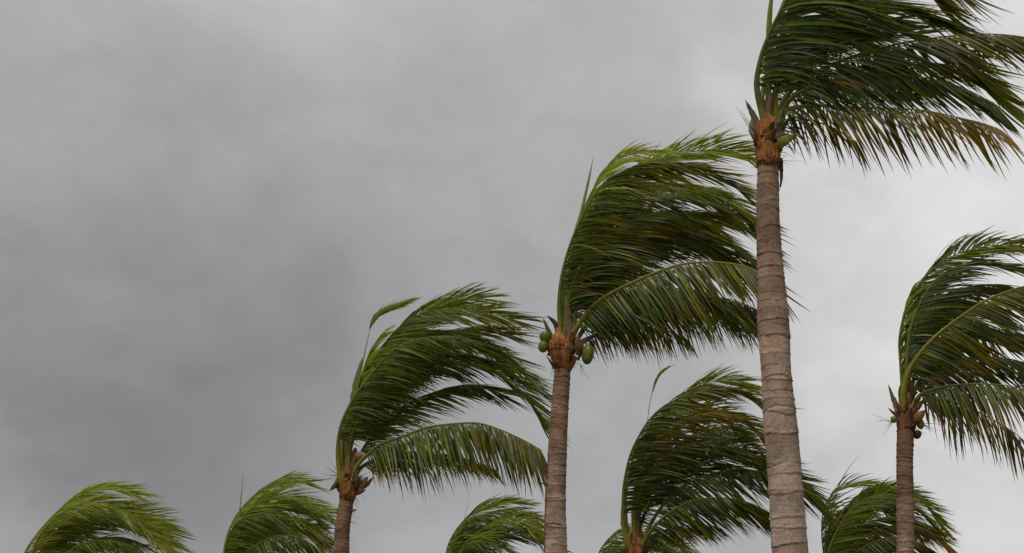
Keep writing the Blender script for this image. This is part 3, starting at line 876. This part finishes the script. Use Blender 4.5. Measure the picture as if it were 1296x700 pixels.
# palm at the end of the row
palm(55, 20.0, [(1146, 700), (1146, 640), (1145, 590), (1146, 545)], 0.122, 0.13, [
    ([(1147, 522), (1148, 500), (1149, 480), (1154, 462), (1172, 438), (1193, 418), (1220, 398), (1244, 382), (1270, 371), (1296, 363), (1330, 360), (1365, 370)], -1.1, k(H, age=0.35, tip=0.6, wind=0.75, hang=0.45, pet_r=0.06, ribw=0.26)),
    ([(1146, 520), (1146, 460), (1151, 418), (1162, 389), (1175, 365), (1193, 347), (1213, 337), (1237, 333), (1264, 336), (1295, 346), (1325, 365)], -0.2, k(Wd, twist=35, hang=0.1, stiff=0.4)),
    ([(1145, 520), (1143, 450), (1147, 402), (1159, 366), (1181, 340), (1210, 322), (1245, 312), (1280, 310), (1310, 314)], 0.8, k(UPF, young=0.2)),
    ([(1149, 525), (1160, 505), (1172, 496), (1189, 491), (1216, 487), (1246, 486), (1280, 489), (1315, 500), (1350, 520)], -1.0, k(H, tip=0.5, wind=0.12, hang=1.0, age=0.2, brown=0.15, amax=84, amin=50)),
    ([(1150, 528), (1163, 510), (1185, 506), (1215, 512), (1245, 525), (1280, 545), (1310, 570)], -0.1, k(H, age=0.3, brown=0.75, tip=0.8, wind=0.15, hang=1.0, llen=1.0, gap=0.45, amax=84, amin=50)),
    ([(1147, 520), (1155, 465), (1185, 435), (1225, 420), (1270, 418), (1315, 430)], 0.5, k(H, wind=0.8, hang=0.4)),
    ([(1148, 520), (1162, 482), (1192, 462), (1232, 452), (1277, 454), (1322, 467)], 0.0, k(H, wind=0.7, hang=0.5)),
    ([(1145, 520), (1140, 460), (1138, 430), (1143, 400), (1153, 370)], 0.3, k(UPF, young=0.55, llen=0.62, petiole=0.3, twist=40, stiff=0.7, wind=0.35, amax=20, amin=12)),
    ([(1146, 520), (1148, 455), (1163, 405), (1190, 378), (1230, 362), (1275, 362), (1315, 378)], 0.4, k(Wd, twist=30)),
], 'palm with red-brown sheath, small green coconut and drooping dark lower leaves', filler=2, ring=0.11, pale=0.1, lscale=0.98,
    stubs=[([(1140, 530), (1133, 512), (1124, 486)], -0.1, 0.05, TAN), ([(1138, 528), (1130, 522), (1124, 516)], -0.1, 0.03, BRN), ([(1147, 520), (1150, 495), (1150, 470)], -0.1, 0.085, (0.27, 0.19, 0.06)),
           ([(1143, 520), (1139, 495), (1145, 478)], -0.14, 0.04, (0.22, 0.2, 0.05)), ([(1152, 520), (1160, 505), (1175, 490)], -0.1, 0.03, (0.1, 0.1, 0.04)), ([(1150, 506), (1157, 500), (1163, 495)], -0.12, 0.03, BRN)],
    nuts=[((1165, 537), -0.05, 0.12, 0.16, GREEN_NUT, 0.0), ((1161, 550), -0.03, 0.12, 0.15, (0.07, 0.04, 0.024), 0.5), ((1131, 531), -0.05, 0.1, 0.11, GREEN_NUT, 0.0)],
    stalks=[((1130, 534), (1110, 530), 7, 20, -0.1), ((1166, 536), (1185, 540), 7, 20, 0.0)], col_sheath=(0.23, 0.095, 0.045), bowl=1.4)

# far row: only the crowns rise into view
palm(66, 26.0, [(30, 900), (38, 830), (42, 790)], 0.13, 0.16, [
    ([(41, 775), (33, 735), (32, 702), (50, 672), (72, 648), (95, 628), (118, 619), (145, 618), (172, 626)], 0.6, k(UPF, young=0.6, twist=35)),
    ([(42, 775), (36, 730), (40, 697), (55, 671), (73, 653), (91, 643), (109, 637), (128, 638), (146, 643), (172, 657), (190, 676), (208, 695)], -0.5, k(UPF, young=0.25, age=0.2, twist=40, hang=0.25)),
    ([(44, 775), (50, 720), (80, 685), (115, 666), (150, 661), (185, 668), (216, 690)], 0.3, k(UPF, young=0.2, twist=45)),
    ([(45, 775), (60, 725), (90, 695), (125, 684), (165, 691), (200, 715)], -1.0, k(Wd, hang=0.5, young=0.15)),
    ([(46, 775), (75, 732), (115, 714), (160, 716), (195, 735)], -0.6, k(H)),
    ([(43, 775), (45, 715), (75, 668), (115, 645), (155, 642), (190, 655), (216, 676)], 0.9, k(UPF, young=0.35, twist=50)),
    ([(44, 775), (48, 715), (75, 672), (110, 655), (145, 655), (180, 675)], 0.0, k(Wd, young=0.2, twist=30)),
    ([(44, 775), (62, 718), (100, 690), (140, 680), (180, 690)], 0.0, k(Wd, hang=0.45, young=0.15, twist=30)),
], 'palm with rounded yellow-green crown standing alone, far from the thick trunk', filler=2, fresh=0.2, fine=False, low=True, lscale=0.8)

palm(77, 25.0, [(284, 900), (290, 830), (292, 790)], 0.13, 0.16, [
    ([(292, 775), (284, 720), (285, 690), (298, 664), (316, 653), (335, 650), (354, 653), (378, 660), (402, 675)], -0.8, k(Wd, twist=35, hang=0.4, age=0.08)),
    ([(291, 775), (285, 710), (295, 672), (315, 646), (335, 633), (355, 628), (372, 629), (393, 638), (416, 652)], 0.0, k(UPF, young=0.35, twist=45, hang=0.2)),
    ([(290, 775), (284, 705), (295, 660), (318, 630), (340, 615), (362, 608), (386, 611)], 0.7, k(UPF, young=0.45, twist=45)),
    ([(294, 775), (299, 725), (310, 701), (326, 689), (342, 681), (360, 678), (378, 680), (394, 688), (412, 703)], -1.2, k(H, wind=0.6, hang=0.6)),
    ([(294, 775), (310, 735), (340, 716), (375, 713), (405, 725)], -0.5, k(H)),
    ([(291, 775), (288, 700), (305, 660), (335, 640), (370, 638), (400, 655)], 0.3, k(Wd, twist=35, young=0.15)),
    ([(293, 775), (293, 715), (315, 680), (350, 665), (385, 670), (412, 688)], 0.4, k(UPF, young=0.1, twist=45)),
], 'palm crown tucked close against the narrow ringed trunk with tattered orange sheath', filler=2, fresh=0.18, fine=False, low=True, lscale=0.8,
    spears=[([(293, 770), (299, 680), (304, 640), (308, 598)], 0.0, 0.025, {'leaf': 0, 'c': ((0.24, 0.24, 0.05), (0.3, 0.3, 0.06))})])

palm(88, 30.0, [(570, 880), (576, 815), (577, 780)], 0.14, 0.17, [
    ([(576, 765), (568, 722), (566, 697), (575, 674), (590, 657), (612, 643), (635, 636), (658, 638)], 0.5, k(UPF, young=0.25, twist=40)),
    ([(577, 765), (577, 715), (590, 686), (608, 672), (624, 661), (640, 656), (656, 657), (672, 666), (687, 683)], -0.5, k(UPF, young=0.35, age=0.1, twist=45, hang=0.2)),
    ([(578, 765), (581, 712), (592, 691), (608, 686), (624, 688), (641, 695), (662, 710)], -1.0, k(Wd, hang=0.4, twist=30)),
    ([(577, 765), (572, 708), (585, 673), (605, 655), (630, 646), (655, 648), (681, 660)], 0.0, k(Wd, twist=40, age=0.15)),
    ([(579, 765), (595, 726), (625, 709), (660, 706), (690, 716)], 0.3, k(H)),
    ([(578, 765), (583, 715), (605, 688), (640, 675), (675, 680), (700, 695)], 0.6, k(UPF, young=0.1, twist=50, hang=0.3)),
    ([(577, 765), (570, 715), (572, 690), (582, 670), (596, 655)], 0.0, k(UPF, young=0.1, llen=0.5, twist=20)),
], 'small palm crown between the narrow trunk and the trunk with hanging coconut', filler=2, fresh=0.12, fine=False, low=True, lscale=0.8,
    spears=[([(578, 760), (582, 690), (588, 655), (595, 629)], 0.0, 0.012, {'leaf': 0})])

palm(99, 25.0, [(1040, 900), (1045, 830), (1047, 790)], 0.13, 0.16, [
    ([(1046, 775), (1047, 720), (1051, 693), (1060, 672), (1071, 653), (1083, 641), (1097, 631), (1115, 626), (1133, 627), (1155, 640), (1180, 665)], -0.8, k(UPF, young=0.2, twist=40, hang=0.2, pet_r=0.07)),
    ([(1050, 775), (1065, 726), (1082, 701), (1098, 690), (1116, 683), (1138, 680), (1165, 688), (1195, 705)], -1.2, k(H, wind=0.7, hang=0.5)),
    ([(1045, 775), (1043, 705), (1045, 665), (1050, 632), (1065, 617), (1085, 612), (1105, 611)], 0.3, k(UPF, young=0.35, gap=0.45, twist=30, petiole=0.3)),
    ([(1050, 775), (1070, 702), (1105, 673), (1140, 664), (1170, 669), (1198, 687)], -0.3, k(H, age=0.6, brown=0.3, wind=0.7, hang=0.5, tip=0.6)),
    ([(1047, 775), (1050, 705), (1070, 655), (1100, 630), (1135, 622), (1165, 634), (1190, 662)], 0.8, k(UPF, young=0.1, twist=45)),
    ([(1048, 775), (1058, 708), (1085, 672), (1115, 656), (1150, 656), (1185, 676)], 0.0, k(Wd, twist=35)),
    ([(1046, 775), (1040, 715), (1038, 675), (1042, 645), (1052, 625)], 0.5, k(UPF, young=0.0, llen=0.55, twist=20, stiff=0.6)),
], 'dark palm crown behind the trunk with red-brown sheath, one leaf turning orange', filler=3, fine=False, low=True, lscale=0.8,
    spears=[([(1047, 760), (1050, 660), (1062, 615), (1076, 590), (1092, 573)], 0.0, 0.014, {'leaf': 0, 'c': ((0.1, 0.1, 0.05), (0.08, 0.08, 0.05))})])

palm(110, 31.0, [(768, 860), (772, 800), (774, 775)], 0.14, 0.17, [
    ([(773, 765), (762, 730), (757, 705), (768, 686), (790, 676), (815, 674), (845, 682), (870, 700)], -0.3, k(UPF, young=0.25, twist=35, hang=0.2)),
    ([(774, 765), (772, 725), (790, 700), (820, 690), (850, 692), (880, 706)], 0.3, k(UPF, young=0.2, twist=40)),
    ([(774, 765), (780, 730), (805, 712), (840, 708), (870, 718)], -0.7, k(H)),
    ([(775, 765), (790, 735), (820, 722), (855, 728)], 0.0, k(H)),
], 'lowest palm, leaf tips just showing under the dense dark crown', filler=2, fine=False, low=True, lscale=0.8)


# thin cable that runs down the windward side of the trunk with the hanging coconut
def trunk_cable():
    P3 = [px_to_world(a, b, 18.93) for a, b in [(697, 560), (694.5, 578), (692, 600), (690.5, 625), (689.5, 660), (688.5, 705)]]
    base = P3[-1].copy()
    foot = np.array([base[0] - 0.1, 18.93, 0.0])
    P, _ = spline(P3 + [(P3[-1] + foot) / 2, foot], 60)
    V, F = tube(P - foot, np.full(60, 0.006), 6)
    c = bpy.data.objects.new('cable', None)
    c.location = foot
    COL.objects.link(c)
    c['label'] = 'thin red-brown cable running down beside the trunk with hanging coconut'
    c['category'] = 'cable'
    mesh_obj('cord', V, F, M_RIB, c, np.tile(np.array([0.20, 0.09, 0.06]), (len(V), 1)))
    for px, py in ((690.5, 597), (688, 613)):
        a = px_to_world(px + 5, py, 18.93) - foot
        b = px_to_world(px - 4, py - 1.5, 18.93) - foot
        V, F = tube(np.linspace(a, b, 6), np.full(6, 0.010), 6)
        mesh_obj('clip', V, F, M_RIB, c, np.tile(np.array([0.06, 0.06, 0.055]), (len(V), 1)))


trunk_cable()
